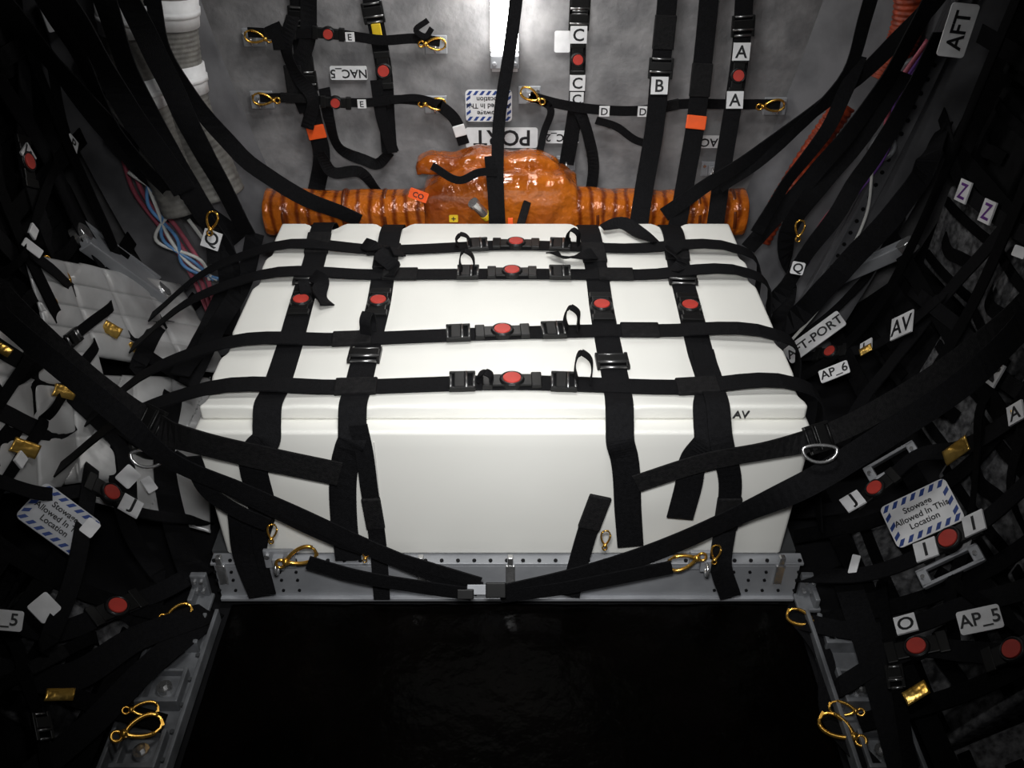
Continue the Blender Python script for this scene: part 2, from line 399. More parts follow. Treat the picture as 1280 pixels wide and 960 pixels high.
def dlid(p):
    p=p.copy(); k=ease(sdist(p.x,p.y),.05); kh=ease(sdist(p.x,p.y,lines[:4]),.05); kl=ease(sdist(p.x,p.y,lines[4:]),.05)
    if p.z>.655: p.z+=-.005+.0045*k
    ax=abs(p.x-XC)
    if ax>.75: p.x=XC+(p.x-XC)*(1-.015*(1-kh)*(ax-.75)/.1)
    if p.y>3.2: p.y-=.03*(1-kl)*(p.y-3.2)/.09
    if p.z>.655 and (p.y>3.22): p.z-=.006*(1-kl)
    return p
def dbody(p):
    p=p.copy(); k=max(0,(.60-p.z)/.44); p.x=XC+(p.x-XC)*(1-.018*k); return p
blk=empty('wrapped_cargo_block',(XC,2.68,.155),'large white fabric-covered cargo block held by black straps','cargo')
fin(rbox((XC-.85,2.115,.636),(XC+.85,3.29,.684),.010,.016,dlid),'lid',M_white,blk,True,label='thin white padded lid slab')
fin(rbox((XC-.86,2.062,.160),(XC+.86,3.28,.634),.012,.05,dbody),'body',M_white,blk,True)
for x in(-.36,.36):
    mb=MB(); mb.box((XC+x,2.0615,.40),EX,EY,EZ,.003,.003,.40); fin(mb,'seam',M_seam,blk,label='thin stitched seam on block front')
mb=MB(); P=surf(305,517,('z',.64))[0]
for q in range(2): mb.cyl(P+V(((q-.5)*.022,0,.004)),EZ,.008,.012,8)
mb.box(P+V((0,0,.002)),EX,EY,EZ,.05,.016,.006); fin(mb,'lid_fastener',M_gun,blk)
P=surf(926,521,('y',2.113))[0]; mb=MB(); letter_mesh(mb,'AV',V((P.x,2.111,.656)),EX,EZ,.034); o=fin(mb,'lettering',M_ink,blk,label='small dark AV marking')
s_=o.modifiers.new('s','SOLIDIFY'); s_.thickness=.004
# platform & beam
pl=empty('support_platform',(0,2.6,0),'grey aluminium platform with riveted front beam','platform')
mb=MB(); mb.box((XC,2.70,.075),EX,EY,EZ,1.8,1.22,.15); fin(mb,'deck',M_alud,pl)
mb=MB(); mb.box((XC+.01,2.035,.073),EX,EY,EZ,1.78,.010,.142); mb.box((XC+.01,2.052,.150),EX,EY,EZ,1.80,.045,.010); mb.box((XC+.01,2.025,.008),EX,EY,EZ,1.78,.016,.012)
bm_=fin(mb,'front_beam',M_alu,pl,bevel=.002)
mb=MB()
for i in range(37):
    x=XC-.88+i*.0494
    mb.cyl((x,2.040,.157),EZ,.006,.006,8)
    if i<6 or i>30:
        for z in(.04,.085,.12): mb.cyl((x,2.0285,z),EY,.005,.006,8)
fin(mb,'rivet',M_hull,bm_,kind='stuff')
for x in(-.86,-.25,.02,.84):
    mb=MB(); mb.box((XC+x,2.028,.11),EX,EY,EZ,.03,.012,.08); mb.box((XC+x,2.03,.17),EX,EY,EZ,.018,.02,.03); fin(mb,'beam_clip',M_steel,pl,bevel=.004)
for sg in(-1,1):
    e=empty('floor_rail',(sg*.96,1.6,0),'grey aluminium seat track rail with recessed brackets','rail','aluminium floor rails')
    mb=MB(); mb.box((sg*.893,1.40,.02),EX,EY,EZ,.012,1.1,.05); mb.box((sg*.97,1.40,.004),EX,EY,EZ,.16,1.1,.012); mb.box((sg*1.055,1.40,.03),EX,EY,EZ,.012,1.1,.06)
    fin(mb,'channel',M_rail,e,bevel=.003)
    for k,y in enumerate((1.22,1.42,1.62,1.82)):
        mb=MB(); mb.box((sg*.975,y,.03),EX,EY,EZ,.12,.014,.05)
        for q in(-1,1): mb.box((sg*.975+q*.05,y+.06,.025),EX,EY,EZ,.012,.11,.04)
        mb.box((sg*.975,y+.115,.02),EX,EY,EZ,.1,.01,.03); fin(mb,'cleat',M_rail,e,bevel=.003)
        mb=MB(); mb.cyl((sg*.975,y+.06,.02),EZ,.022,.02,14); mb.cyl((sg*.975,y+.06,.034),EZ,.01,.012,6); fin(mb,'bolt',M_steel,e)
    for k in range(12):
        mb=MB(); mb.cyl((sg*.915,.95+k*.085,.014),EZ,.007,.010,6); fin(mb,'bolt',M_alud,e)
# ---------- lamp
P1=surf(631,80,'wall')[0]
e=empty('strip_lamp',(P1.x,3.70,1.5),'bright white vertical strip lamp on the wall','lamp')
mb=MB(); mb.box((P1.x,3.715,P1.z+.5),EX,EY,EZ,.10,.03,1.06); fin(mb,'housing',M_lab,e)
mb=MB(); mb.box((P1.x,3.66,P1.z+.56),EX,EY,EZ,.105,.07,.98); fin(mb,'diffuser',M_lamp,e,label='glowing white diffuser')
mb=MB(); mb.box((P1.x,3.675,P1.z+.02),EX,EY,EZ,.11,.05,.05)
for q in(-1,1): mb.cyl((P1.x+q*.04,3.645,P1.z+.015),EY,.01,.01,8)
fin(mb,'end_cap',M_alu,e,bevel=.006)
# ---------- insulated duct
e=empty('insulated_duct',(0,3.5,.62),'amber film wrapped air duct along the wall base','duct')
def loft(cs,ra,rb,seg=28,amp=.006,fr=14,pw=.8):
    mb=MB(); n=len(cs); vs=[]
    for i in range(n):
        for k in range(seg):
            a=2*math.pi*k/seg; c=math.cos(a); s=math.sin(a)
            p=cs[i]+V((0,math.copysign(abs(c)**pw,c)*ra[i],math.copysign(abs(s)**pw,s)*rb[i])); d=(p-cs[i]); 
            if d.length>1e-6: p+=d.normalized()*amp*abs(noise.noise(p*fr))
            vs.append(p)
    fs=[(i*seg+k,i*seg+(k+1)%seg,(i+1)*seg+(k+1)%seg,(i+1)*seg+k) for i in range(n-1) for k in range(seg)]
    fs+=[tuple(range(seg)),tuple((n-1)*seg+k for k in range(seg))]
    mb.add(vs,fs); return mb
n=150; cs=[V((-.99+1.93*i/n,3.50,.635-.008*math.sin(i/n*9))) for i in range(n+1)]
rr=[.084 for i in range(n+1)]; rr[0]*=.6; rr[-1]*=.6
fin(loft(cs,rr,rr,32,.018,6,.75),'duct_tube',M_kap,e,True)
n=90; cs=[];ra=[];rb=[]
for i in range(n+1):
    t=i/n; x=-.35+.61*t; h=max(0.02,math.sin(math.pi*t)**.10); wz=.5+.5*min(1,t/.2)
    cs.append(V((x,3.5,.655+.03*wz))); ra.append(.10*h+.01); rb.append((.085+.055*wz-.03*max(0,(t-.9)/.1))*h)
fin(loft(cs,ra,rb,56,.022,9,.4),'junction_wrap',M_kap2,e,True,label='boxy crinkled amber film wrapped junction')
n=60; cs=[];ra=[];rb=[]
for i in range(n+1):
    t=i/n; x=-.38+.57*t; cs.append(V((x,3.54,.805+.035*math.sin(t*3.1)+.01*math.sin(t*17)))); h=max(.1,math.sin(math.pi*t)**.12); ra.append(.06*h); rb.append((.030+.014*abs(t-.5))*h)
fin(loft(cs,ra,rb,28,.018,14,.5),'upper_duct',M_kap2,e,True,label='ragged flared amber film edge')
for x,r in((-.9,.09),(-.66,.091),(-.5,.091),(.34,.092),(.52,.091),(.74,.091),(.88,.09)):
    mb=MB(); mb.cyl((x,3.5,.635),V((1,.03*random.uniform(-1,1),.05)),r,.012,32); fin(mb,'tape_band',M_kapb,e,True)
placard(567,273,('y',3.36),0,11,9,'+',8,0,.3,'small yellow square sticker on amber film','sticker',plate=M_yel)
placard(523,244,('y',3.37),-20,24,13,'CO',7,.0,.4,'small orange tag with black letters','equipment_tag',plate=M_orange)
P=surf(600,262,('y',3.34))[0]; e=empty('cable_connector',P,'small metal and yellow cable connector','connector')
ax=V((-.5,-.3,.7)).normalized(); mb=MB(); mb.cyl(P,ax,.018,.06,14); mb.cyl(P+ax*.04,ax,.022,.016,14); fin(mb,'shell',M_steel,e)
mb=MB(); mb.cyl(P-ax*.04,ax,.02,.02,14); fin(mb,'coloured_band',M_yel,e)
P=surf(638,280,('y',3.3))[0]; mb=MB(); mb.box(P,EX,EY,EZ,.02,.006,.05); fin(mb,'orange_tag',M_orange,None,bevel=.002,label='small orange fabric tag at strap end',cat='tag')
# ---------- straps on block
hb=[[('A',597,305),('B',645,305),('A',700,307),('T',572,292,.05),('T',712,290,.07),('K',480,313)],
    [('A',585,342),('B',640,340),('A',700,340),('T',578,330,.09),('K',500,343),('K',770,342)],
    [('A',573,420),('B',628,416),('A',692,415),('T',708,400,.09),('K',440,424),('K',800,412)],
    [('A',578,478),('B',640,474),('A',705,478),('T',600,465,.04),('T',722,460,.11),('K',445,483),('K',872,484)]]
for l,pt in zip(HV,hb):
    a=tp(*l[0]); b=tp(*l[-1])
    pts=[(0,0,('P',(-1.36,a.y-.02,.40),(.3,0,.9))),(0,0,('P',(-1.10,a.y-.01,.595),(-.1,0,1))),(0,0,('P',(XC-.885,a.y,.668),(-.1,0,1))),(0,0,('P',(XC-.84,a.y,.682),(-.1,0,1)))]+[(u,v,'top',.006) for u,v in l[1:-1]]+[(0,0,('P',(XC+.84,b.y,.682),(.2,0,.9))),(0,0,('P',(XC+.882,b.y,.662),(.5,0,.8))),(0,0,('P',(.895,b.y-.01,.46),(.9,0,.3))),(0,0,('P',(.96,b.y-.02,.16),(.8,0,.4)))]
    strap(pts,.068,.010,pt,'black webbing strap across white block with red-button buckle',group='lateral straps over white block',n=6)
fr=[[(322,560,'front',.000),(328,640,'front',.002),(318,685,'front',.006),(330,742,('y',2.005))],
    [(436,560,'front',.000),(430,650,'front',.000),(436,698,('y',2.025))],
    [(780,570,'front',.000),(785,640,'front',.000),(788,682,'front',.000)],
    [(868,570,'front',.002),(860,605,'front',.006),(849,644,'front',.010)]]
lb=[[('B',378,380),('A',390,352),('K',398,305),('T',402,372,.05)],[('B',475,381),('K',486,325),('A',460,448),('T',458,415,.08)],
    [('B',752,386),('A',764,455),('K',738,318)],[('B',861,387),('A',850,352),('K',842,315)]]
for l,f,pt in zip(LV,fr,lb):
    a=tp(*l[0]); 
    pts=[(0,0,('P',(a.x,3.31,.50),(0,1,0))),(0,0,('P',(a.x,3.31,.655),(0,.6,.6)))]+[(u,v,'top',.000) for u,v in l[:-1]]
    q=tp(*l[-1]); pts+=[(0,0,('P',(q.x,2.106,.684),(0,-.4,.9))),(0,0,('P',(q.x,2.07,.646),(0,-.7,.7))),(0,0,('P',(q.x,2.045,.62),(0,-.8,.6)))]+f
    strap(pts,.078,.004,pt,'black webbing strap running over and down the white block',group='lengthwise straps over white block',n=7)
# bunched loose tails at the crossings
for p in ([(392,352),(404,365),(400,376),(410,388)],[(845,318),(836,326),(852,338),(840,346)],[(488,322),(478,334),(494,344),(486,352)],[(752,292),(775,290),(800,300),(820,310)],[(742,325),(725,333),(700,330),(690,322)],[(455,312),(470,320),(490,318),(500,326)]):
    strap([(p[0][0],p[0][1],'top',.022),(p[1][0],p[1][1],'top',.036),(p[2][0],p[2][1],'top',.026),(p[3][0],p[3][1],'top',.018)],.05,.02,[],'loose folded tail of black webbing on block',group='loose strap tails',tw=.6,n=6)
strap([(878,440,'top',.006),(890,490,'top',.010),(0,0,('P',(tp(897,517).x,2.103,.692),(0,-.4,.9))),(0,0,('P',(tp(900,520).x,2.045,.635),(0,-.8,.6))),(912,600,'front',.006),(905,660,'front',.010),(900,700,('y',2.015)),(912,742,('y',2.00))],.065,.01,[('K',905,640)])
strap([(448,530,'front',.002),(455,560,'front',.004),(462,610,'front',.004),(472,670,'front',.006),(478,745,('y',2.01))],.05,.01,[('K',469,640)])
strap([(748,624,'front',.01),(735,655,'front',.016),(722,695,'front',.026),(712,742,('y',2.0))],.06,.01,[('K',744,640)],wob=.01)
strap([(300,640,'front',.012),(308,690,'front',.024),(325,742,('y',2.0))],.065)
SL='front harness slings'
strap([(-20,355,'L',.10),(0,372,('D',2.72)),(60,432,('D',2.70)),(120,485,('D',2.68)),(185,530,('D',2.64)),(240,550,('y',2.01)),(330,572,('y',2.025)),(425,592,('y',2.03))],.085,0,[('a',190,532)],'wide black sling strap running to block front',m=M_strap2,group=SL)
strap([(-20,378,'L',.16),(0,395,('D',2.66)),(70,455,('D',2.64)),(150,520,('D',2.6)),(215,575,('y',1.99)),(300,612,('y',2.0)),(365,640,('y',1.995)),(470,688,('y',1.985)),(540,716,('y',1.98)),(600,736,('y',1.97))],.06,0,[],'long black sling strap meeting at the centre buckle',group=SL)
strap([(215,568,('y',2.0)),(270,602,('y',2.01)),(330,632,('y',2.0)),(420,674,('y',1.995)),(520,704,('y',1.98)),(600,728,('y',1.965))],.045,0,[],group=SL)
strap([(240,570,('y',2.0)),(262,615,('y',2.01)),(300,640,('y',2.0)),(335,655,('y',2.0))],.05,0,[],group=SL)
strap([(385,702,('y',1.975)),(440,718,('y',1.97)),(520,732,('y',1.965)),(590,742,('y',1.96))],.052,0,group=SL)
strap([(1300,360,'R',.08),(1280,380,('D',2.72)),(1210,440,('D',2.70)),(1120,500,('D',2.66)),(1030,545,('D',2.60)),(960,562,('y',2.01)),(885,576,('y',2.02)),(795,604,('y',2.03))],.062,0,[('a',1022,548)],'wide black sling strap with steel ring',m=M_strap2,group=SL)
strap([(1300,385,'R',.12),(1280,405,('D',2.68)),(1215,470,('D',2.66)),(1110,542,('D',2.62)),(1010,604,('D',2.60)),(930,640,('y',1.99)),(810,692,('y',1.98)),(720,720,('y',1.97)),(625,742,('y',1.96))],.072,0,[],'long wide black sling strap meeting at the centre buckle',group=SL)
strap([(840,708,('y',1.975)),(770,722,('y',1.97)),(700,735,('y',1.965)),(625,745,('y',1.96))],.052,0,group=SL)
P=surf(603,737,('y',1.945))[0]; e=empty('centre_buckle',P,'small steel centre buckle joining harness straps','buckle')
N=V((0,-.8,.6)); Y=N.cross(EX); mb=MB()
mb.box(P,EX,Y,N,.09,.03,.01); mb.ring(P+EX*.035+N*.008,N,.014,.004,16,6); fin(mb,'buckle_frame',M_alu,e,bevel=.003)
mb=MB(); mb.box(P+EX*.04+N*.01,EX,Y,N,.06,.045,.012); fin(mb,'latch',M_plast,e,bevel=.003)
mb=MB(); mb.box(P-EX*.05+N*.008-Y*.012,EX,Y,N,.05,.03,.012); fin(mb,'latch',M_plast,e,bevel=.003)
for u,v,D in((185,568,2.60),(1025,562,2.56)):
    P,N=surf(u,v,('D',D)); Y=N.cross(EX).normalized(); X=Y.cross(N); s=D/F
    mb=MB(); mb.tube([P+X*(21*s*math.cos(a))+Y*(16*s*math.sin(a)*(1 if math.sin(a)<0 else .35)) for a in [i*math.pi/12 for i in range(24)]],2.2*s,8,True)
    fin(mb,'steel_ring',M_steel,None,True,label='bright steel D-ring hanging on a sling strap',cat='ring',group='sling rings')
for u,v,a,px in((377,695,20,50),(852,703,195,46),(340,664,85,26),(757,672,85,26),(895,690,80,26),(458,690,80,22)):
    carabiner(u,v,('y',1.985),a,px,0,blend=.5)
for u,v in((350,696),(880,698)):
    bracket(u,v,('y',2.03),0,38)
# ---------- wall straps
def wst(pts,w=.062,parts=(),y0=3.66,**k):
    strap([(u,v,('y',y0 if len(r)==0 else r[0])) for u,v,*r in pts],w,0,parts,group=k.pop('group','vertical webbing on the wall'),**k)
wst([(372,-220),(374,0),(378,60),(392,150),(402,190),(395,240),(385,285,3.4)],.068,[('O',400,163,.055),('K',380,90),('A',385,100),('A',380,20)],label='black vertical webbing with orange tag on wall')
wst([(388,-200),(386,0),(384,50),(368,100),(383,140)],.06,[('K',372,100)],3.64,tw=.3)
wst([(366,20),(358,60),(372,95),(390,120),(384,160)],.05,[],3.62,tw=.5)
wst([(460,-220),(464,0),(472,40),(480,88),(484,150),(487,190)],.062,[('B',479,87,.85),('A',468,15),('Y',474,40)],label='black webbing with red-button buckle on wall')
wst([(487,190),(470,205),(455,200),(425,185),(412,150),(405,110)],.045,[],3.65,tw=.5)
wst([(470,100),(478,150),(492,190)],.045,[],3.64)
wst([(310,40),(355,42),(410,41),(440,45),(480,50),(520,48),(550,52)],.036,[('B',411,40,.7),('K',350,42),('LE',438,46,.5)],3.63,label='black lateral webbing hooked to wall brackets',group='lateral webbing on the wall')
wst([(325,122),(370,122),(420,127),(460,128),(500,124),(545,129)],.034,[('B',420,127,.7),('LE',453,129,.5),('K',370,122)],3.63,label='black lateral webbing hooked to wall brackets',group='lateral webbing on the wall')
wst([(340,30),(350,50),(352,62)],.06,[],3.62)
wst([(535,25),(520,38),(532,45),(540,35)],.02,[],3.6)
wst([(548,130),(568,148),(580,180)],.045,[('W',576,162)],3.62)
wst([(488,125),(520,122),(552,130)],.028,[],3.62,group='lateral webbing on the wall')
wst([(648,-220,3.45),(645,0,3.45),(636,70,3.44),(624,150,3.42),(622,220,3.34),(625,292,3.31)],.046,[],label='wide black webbing hanging in front of strip lamp')
wst([(612,195,3.36),(616,240,3.33),(618,285,3.31)],.04,[])
wst([(662,120),(688,135),(680,165),(668,220,3.5),(652,275,3.33)],.028,[('K',652,268)],3.63)
wst([(724,-220),(725,0),(723,40),(722,80),(720,130),(714,170),(708,205)],.06,[('A',725,5),('LC',724,42,.95),('B',722,73,.75),('LC',721,102,.9),('A',722,24),('LC',720,122,.8)],label='black webbing with letter tags and red-button buckle')
wst([(722,130),(735,170),(742,205),(738,245)],.045,[],3.64,tw=.4)
wst([(838,-220,3.6),(834,0,3.58),(826,80,3.55),(818,160,3.5),(806,230,3.42),(797,288,3.31)],.072,[('A',824,85),('LB',820,106,.95),('K',828,40)])
wst([(892,-220,3.55),(886,0,3.55),(878,80,3.52),(870,150,3.47),(858,220,3.4),(845,290,3.31)],.07,[('O',871,153,.05),('K',875,100)],label='black vertical webbing with orange tag')
wst([(934,-220,3.6),(930,0,3.6),(926,60,3.59),(918,120,3.55),(905,200,3.45),(893,288,3.31)],.066,[('B',920,94,.8),('LA',927,64,.95),('LA',917,125,.95),('A',930,32)],label='black webbing with letter tags and red-button buckle')
wst([(662,120),(700,130),(750,137),(800,138),(850,130),(910,130),(975,130)],.038,[('LD',755,138,.6),('LD',803,138,.6),('K',830,134)],3.63,label='black lateral webbing hooked to wall brackets',group='lateral webbing on the wall')
wst([(745,150),(770,158),(795,175),(810,180)],.03,[],3.62)
wst([(400,190),(415,215),(450,215),(472,238)],.045,[],3.6,tw=.5)
wst([(540,207,3.36),(575,225,3.34),(600,215,3.34),(622,215,3.33)],.03,[],3.4)
for u,v,a in((318,46,170),(328,124,175),(545,55,0),(545,130,0),(662,118,150),(968,132,5)):
    bracket(u,v,'wall',0,28); carabiner(u,v,('y',3.62),a,32,0,blend=.3)
bracket(707,203,'wall',0,24); bracket(888,210,'wall',0,24)
placard(627,172,'wall',180,90,26,'PORT',21,.005,label='white wall placard lettered PORT mounted inverted',name='wall_sign')
placard(611,132,'wall',180,58,40,'Stowage\nAllowed In This\nLocation',6.5,.005,label='striped stowage notice mounted inverted on wall',name='stowage_notice',stripes=True)
placard(436,91,'wall',180,46,17,'NAC_5',11,.005,label='small inverted placard lettered NAC_5',name='wall_sign')
placard(703,171,'wall',180,42,16,'NAC_2',10,.005,label='small inverted placard lettered NAC_2',name='wall_sign')
placard(886,177,'wall',180,44,16,'NAC_1',11,.005,label='small inverted placard lettered NAC_1',name='wall_sign')
placard(703,52,'wall',180,20,26,'',1,.005,label='blank white sticker on wall',name='sticker')
# ---------- slanting straps near the hull ring
for pts,w in (([(-10,0,('y',2.8)),(30,40,('y',2.9)),(110,130,('y',3.1)),(200,225,('y',3.25)),(300,300,('y',3.33))],.09),
    ([(150,-20,('y',3.1)),(190,60,('y',3.15)),(240,160,('y',3.2)),(310,290,('y',3.28))],.075),
    ([(185,-20,('y',3.24)),(205,60,('y',3.25)),(262,150,('y',3.28)),(345,228,('y',3.33)),(450,276,('y',3.34))],.06),
    ([(130,0,('y',3.05)),(165,100,('y',3.1)),(215,200,('y',3.15)),(285,330,('y',3.2)),(290,420,('z',.3))],.08),
    ([(255,270,('y',3.2)),(290,330,('y',3.2)),(265,400,('y',3.1)),(225,470,('z',.35))],.07),
    ([(320,290,('y',3.28)),(305,350,('y',3.2)),(270,410,('y',3.0)),(235,480,('y',2.8))],.07),
    ([(45,-20,('y',3.0)),(100,70,('y',3.1)),(150,170,('y',3.15)),(240,270,('y',3.2))],.05),
    ([(60,-20,('y',2.9)),(120,60,('y',3.0)),(150,120,('y',3.05)),(230,240,('y',3.15))],.08),
    ([(1190,-20,('y',3.1)),(1150,20,('y',3.2)),(1085,85,('y',3.25)),(960,180,('y',3.3)),(830,268,('y',3.34))],.055),
    ([(1165,0,('y',3.1)),(1100,110,('y',3.2)),(1020,215,('y',3.25)),(935,310,('y',3.3))],.06),
    ([(1090,-10,('y',3.2)),(1060,90,('y',3.25)),(985,170,('y',3.3)),(900,235,('y',3.35))],.045),
    ([(1075,70,('y',3.25)),(1040,150,('y',3.25)),(985,225,('y',3.25)),(945,290,('y',3.25))],.05),
    ([(1175,40,('y',3.1)),(1120,150,('y',3.15)),(1050,260,('y',3.15)),(1000,330,('y',3.1)),(960,390,('z',.4))],.06),
    ([(1130,90,('y',3.2)),(1060,190,('y',3.25)),(985,290,('y',3.25)),(985,360,('z',.4)),(970,420,('z',.3))],.07),
    ([(1180,160,'R',.05),(1130,250,('y',3.0)),(1040,350,('y',3.0)),(975,420,('z',.3))],.08)):
    strap(pts,w,0,[],'black webbing strap slanting across the hull ring',group='slanting corner straps',wob=.02,tw=.35)
# ---------- cable bundles, hoses
def cable(pts,r,m,label,cat='cable',group=None,name='cable',seg=8,ribs=None,n=10):
    P=[surf(*p[:3])[0] for p in pts]
    d=cr(P,n); mb=MB(); mb.tube(d,r,seg,rf=(lambda t:r*(1+.05*math.sin(t*ribs))) if ribs else None)
    return fin(mb,name,m,None,True,label=label,cat=cat,group=group)
def hose(pts,r,collars):
    P=[surf(*p)[0] for p in pts]; d=cr(P,80); e=empty('ventilation_hose',d[len(d)//2],'grey ribbed flexible hose with white collars','hose','ventilation hoses')
    mb=MB(); n=len(d); mb.tube(d,r,24,rf=lambda t:r*(1+.010*math.sin(t*300))); fin(mb,'hose_body',M_hose,e,True)
    for c in collars:
        i=int(c*(n-1)); ax=(d[min(i+2,n-1)]-d[max(i-2,0)]); mb=MB(); mb.cyl(d[i],ax,r*1.08,.10,32); mb.cyl(d[i],ax,r*1.12,.02,32); fin(mb,'collar',M_lab,e,True,label='broad white collar')
hose([(148,-60,('y',3.28)),(158,30,('y',3.28)),(185,150,('y',3.28)),(232,262,('y',3.26))],.085,(.56,.3))
hose([(203,-60,('y',3.42)),(208,30,('y',3.42)),(225,130,('y',3.40)),(272,245,('y',3.36))],.105,(.26,.56))
for k in range(3):
    cable([(150+k*9,185-k*4,('y',3.30)),(168+k*10,240,('y',3.33)),(205+k*10,290,('y',3.34)),(240+k*9,345,('y',3.32)),(262+k*4,395,('y',3.3))],.009,M_pink,'thin pink cable draped along hull ring',group='pink cables')
for k in range(4):
    cable([(160+k*9,215,('y',3.23)),(185+(3-k)*9,255,('y',3.24)),(195+k*9,300,('y',3.26)),(228+(3-k)*9,330,('y',3.26)),(262+k*5,350,('y',3.26))],.007,M_bluew if k%2 else M_whitec,'twisted blue and white cable',group='blue and white cables')
cable([(120,110,('y',3.33)),(150,150,('y',3.33)),(200,225,('y',3.25)),(262,310,('y',3.25))],.007,M_whitec,'thin white cable beside hull ring')
cable([(1140,-60,('y',3.42)),(1132,40,('y',3.42)),(1105,100,('y',3.40))],.055,M_rust,'ribbed red-orange hose running down hull corner',cat='hose',name='ribbed_hose',group='red-orange hoses',seg=18,ribs=160,n=50)
cable([(1056,130,('y',3.42)),(1018,185,('y',3.40)),(978,250,('y',3.36)),(950,300,('y',3.34))],.042,M_rust,'ribbed red-orange hose running down hull corner',cat='hose',name='ribbed_hose',group='red-orange hoses',seg=18,ribs=160,n=50)
for k in range(3):
    cable([(1160+k*5,50,('y',3.34)),(1120+k*5,110,('y',3.34)),(1095+k*5,195,('y',3.32)),(1060+k*6,240,('y',3.30)),(1030+k*5,275,('y',3.30)),(1000+k*4,330,('y',3.30))],.009,[M_pink,M_purple,M_purple][k],'thin pink and purple cable',group='pink cables')
cable([(1090,215,('y',3.3)),(1085,260,('y',3.28)),(1060,320,('y',3.26)),(1020,390,('y',3.22)),(985,430,('y',3.2))],.006,M_whitec,'thin white cable beside hull ring')
for u,v in((113,78),(150,170),(1103,185),(1140,90)):
    P,N=surf(u,v,('y',3.36)); mb=MB(); mb.ring(P,N,.04,.013,20,8); mb.cyl(P+EY*.015,N,.05,.012,20)
    fin(mb,'ring_fitting',M_alu,None,True,label='round silver ring fitting on hull flange',cat='fitting',group='flange ring fittings')
for a,b,S,wd_ in(((108,318),(206,386),'L',.12),((1010,382),(1128,332),'R',.05)):
    A=surf(*a,S)[0]+EZ*.08; B=surf(*b,S)[0]+EZ*.08; t=(B-A).normalized(); N=(V((0,-.4,.9))-t*V((0,-.4,.9)).dot(t)).normalized(); Y=N.cross(t)
    e=empty('grab_rail',(A+B)/2,'short polished silver rail with end fittings','rail','silver rails')
    mb=MB(); mb.box((A+B)/2,t,Y,N,(B-A).length,wd_,.03)
    for q in(-1,1): mb.box((A+B)/2+Y*(q*wd_*.5),t,Y,N,(B-A).length,.012,.05)
    fin(mb,'bar',M_alu,e,bevel=.004)
    for P in(A,B): mb=MB(); mb.cyl(P,N,.035,.05,14); fin(mb,'end_fitting',M_steel,e,bevel=.003)
# ---------- silver blankets
def blanket(us,S,lift,seed,label,q=3):
    (a,b,c,d)=us
    def fn(s,t):
        u=(a[0]*(1-s)+b[0]*s)*(1-t)+(d[0]*(1-s)+c[0]*s)*t; v=(a[1]*(1-s)+b[1]*s)*(1-t)+(d[1]*(1-s)+c[1]*s)*t
        P,N=surf(u,v,S); seam=.012*(abs(math.sin(math.pi*s*q))**.25*abs(math.sin(math.pi*t*q))**.25)
        return P+N*(lift+seam+.004*noise.noise(V((P.x*5,P.y*6,P.z*5+seed)))+.003*abs(noise.noise(V((P.x*13,P.y*11,P.z*13+seed)))))
    grid('thermal_blanket',fn,72,72,M_silver,.006,label=label,cat='blanket',group='silver blankets')
blanket(((15,320),(215,360),(280,475),(50,440)),'L',.035,1,'flat quilted silver-white thermal blanket on hull wall',4)
blanket(((-20,400),(110,445),(145,605),(-20,620)),'L',.03,5,'silver-white thermal blanket under black straps',3)
blanket(((115,470),(262,475),(262,670),(110,630)),'L',.015,9,'quilted silver thermal blanket beside white block',3)
# ---------- bags
def bagmesh(sx,sy,sz,bl,seed,m):
    def disp(p):
        fx=1-min(1,(2*p.x/sx)**2); fy=1-min(1,(2*p.y/sy)**2); p=p.copy()
        if p.z>0: p.z+=bl*fx*fy+.003*noise.noise(V((p.x*9+seed,p.y*9,seed)))
        return p
    mb=rbox((-sx/2,-sy/2,-sz/2),(sx/2,sy/2,sz/2),.014,.035,disp)
    return mkmesh('bag_body',mb.v,mb.f,m,True)
def hmesh(sx,sy,sz):
    mb=MB()
    pts=[V((-sx*.25,0,sz/2+.012)),V((-sx*.15,0,sz/2+.03)),V((0,.01,sz/2+.04)),V((sx*.15,0,sz/2+.03)),V((sx*.25,0,sz/2+.012))]
    d=cr(pts,5); mb.ribbon(d,[EZ]*len(d),.045,.006); return mkmesh('handle',mb.v,mb.f,M_net,False)
def zmesh(sx,sy,sz,q):
    mb=MB()
    mb.ribbon([V((x*sx*.44/5,q*sy*.33,sz/2+.012*(1-(x/5)**2)+.003)) for x in range(-5,6)],[EZ]*11,.035,.006)
    return mkmesh('webbing_band',mb.v,mb.f,M_net,False)
bms=[bagmesh(.41,.32,.2,.008,k*3.1,M_bag if k%2 else M_bag2) for k in range(4)]
hm=hmesh(.41,.32,.2); zm=[zmesh(.41,.32,.2,q) for q in(-1,1)]
def arc(s):
    for i in range(len(PR)-1):
        (x0,z0),(x1,z1)=PR[i],PR[i+1]; L=math.hypot(x1-x0,z1-z0)
        if s<=L or i==len(PR)-2: return x0+(x1-x0)*s/L, z0+(z1-z0)*s/L, (x1-x0)/L,(z1-z0)/L
        s-=L
def apt(sg,s,y,l):
    x,z,tx,tz=arc(s); N=V((-sg*tz,0,tx)); return V((sg*x,y,z))+N*l, N
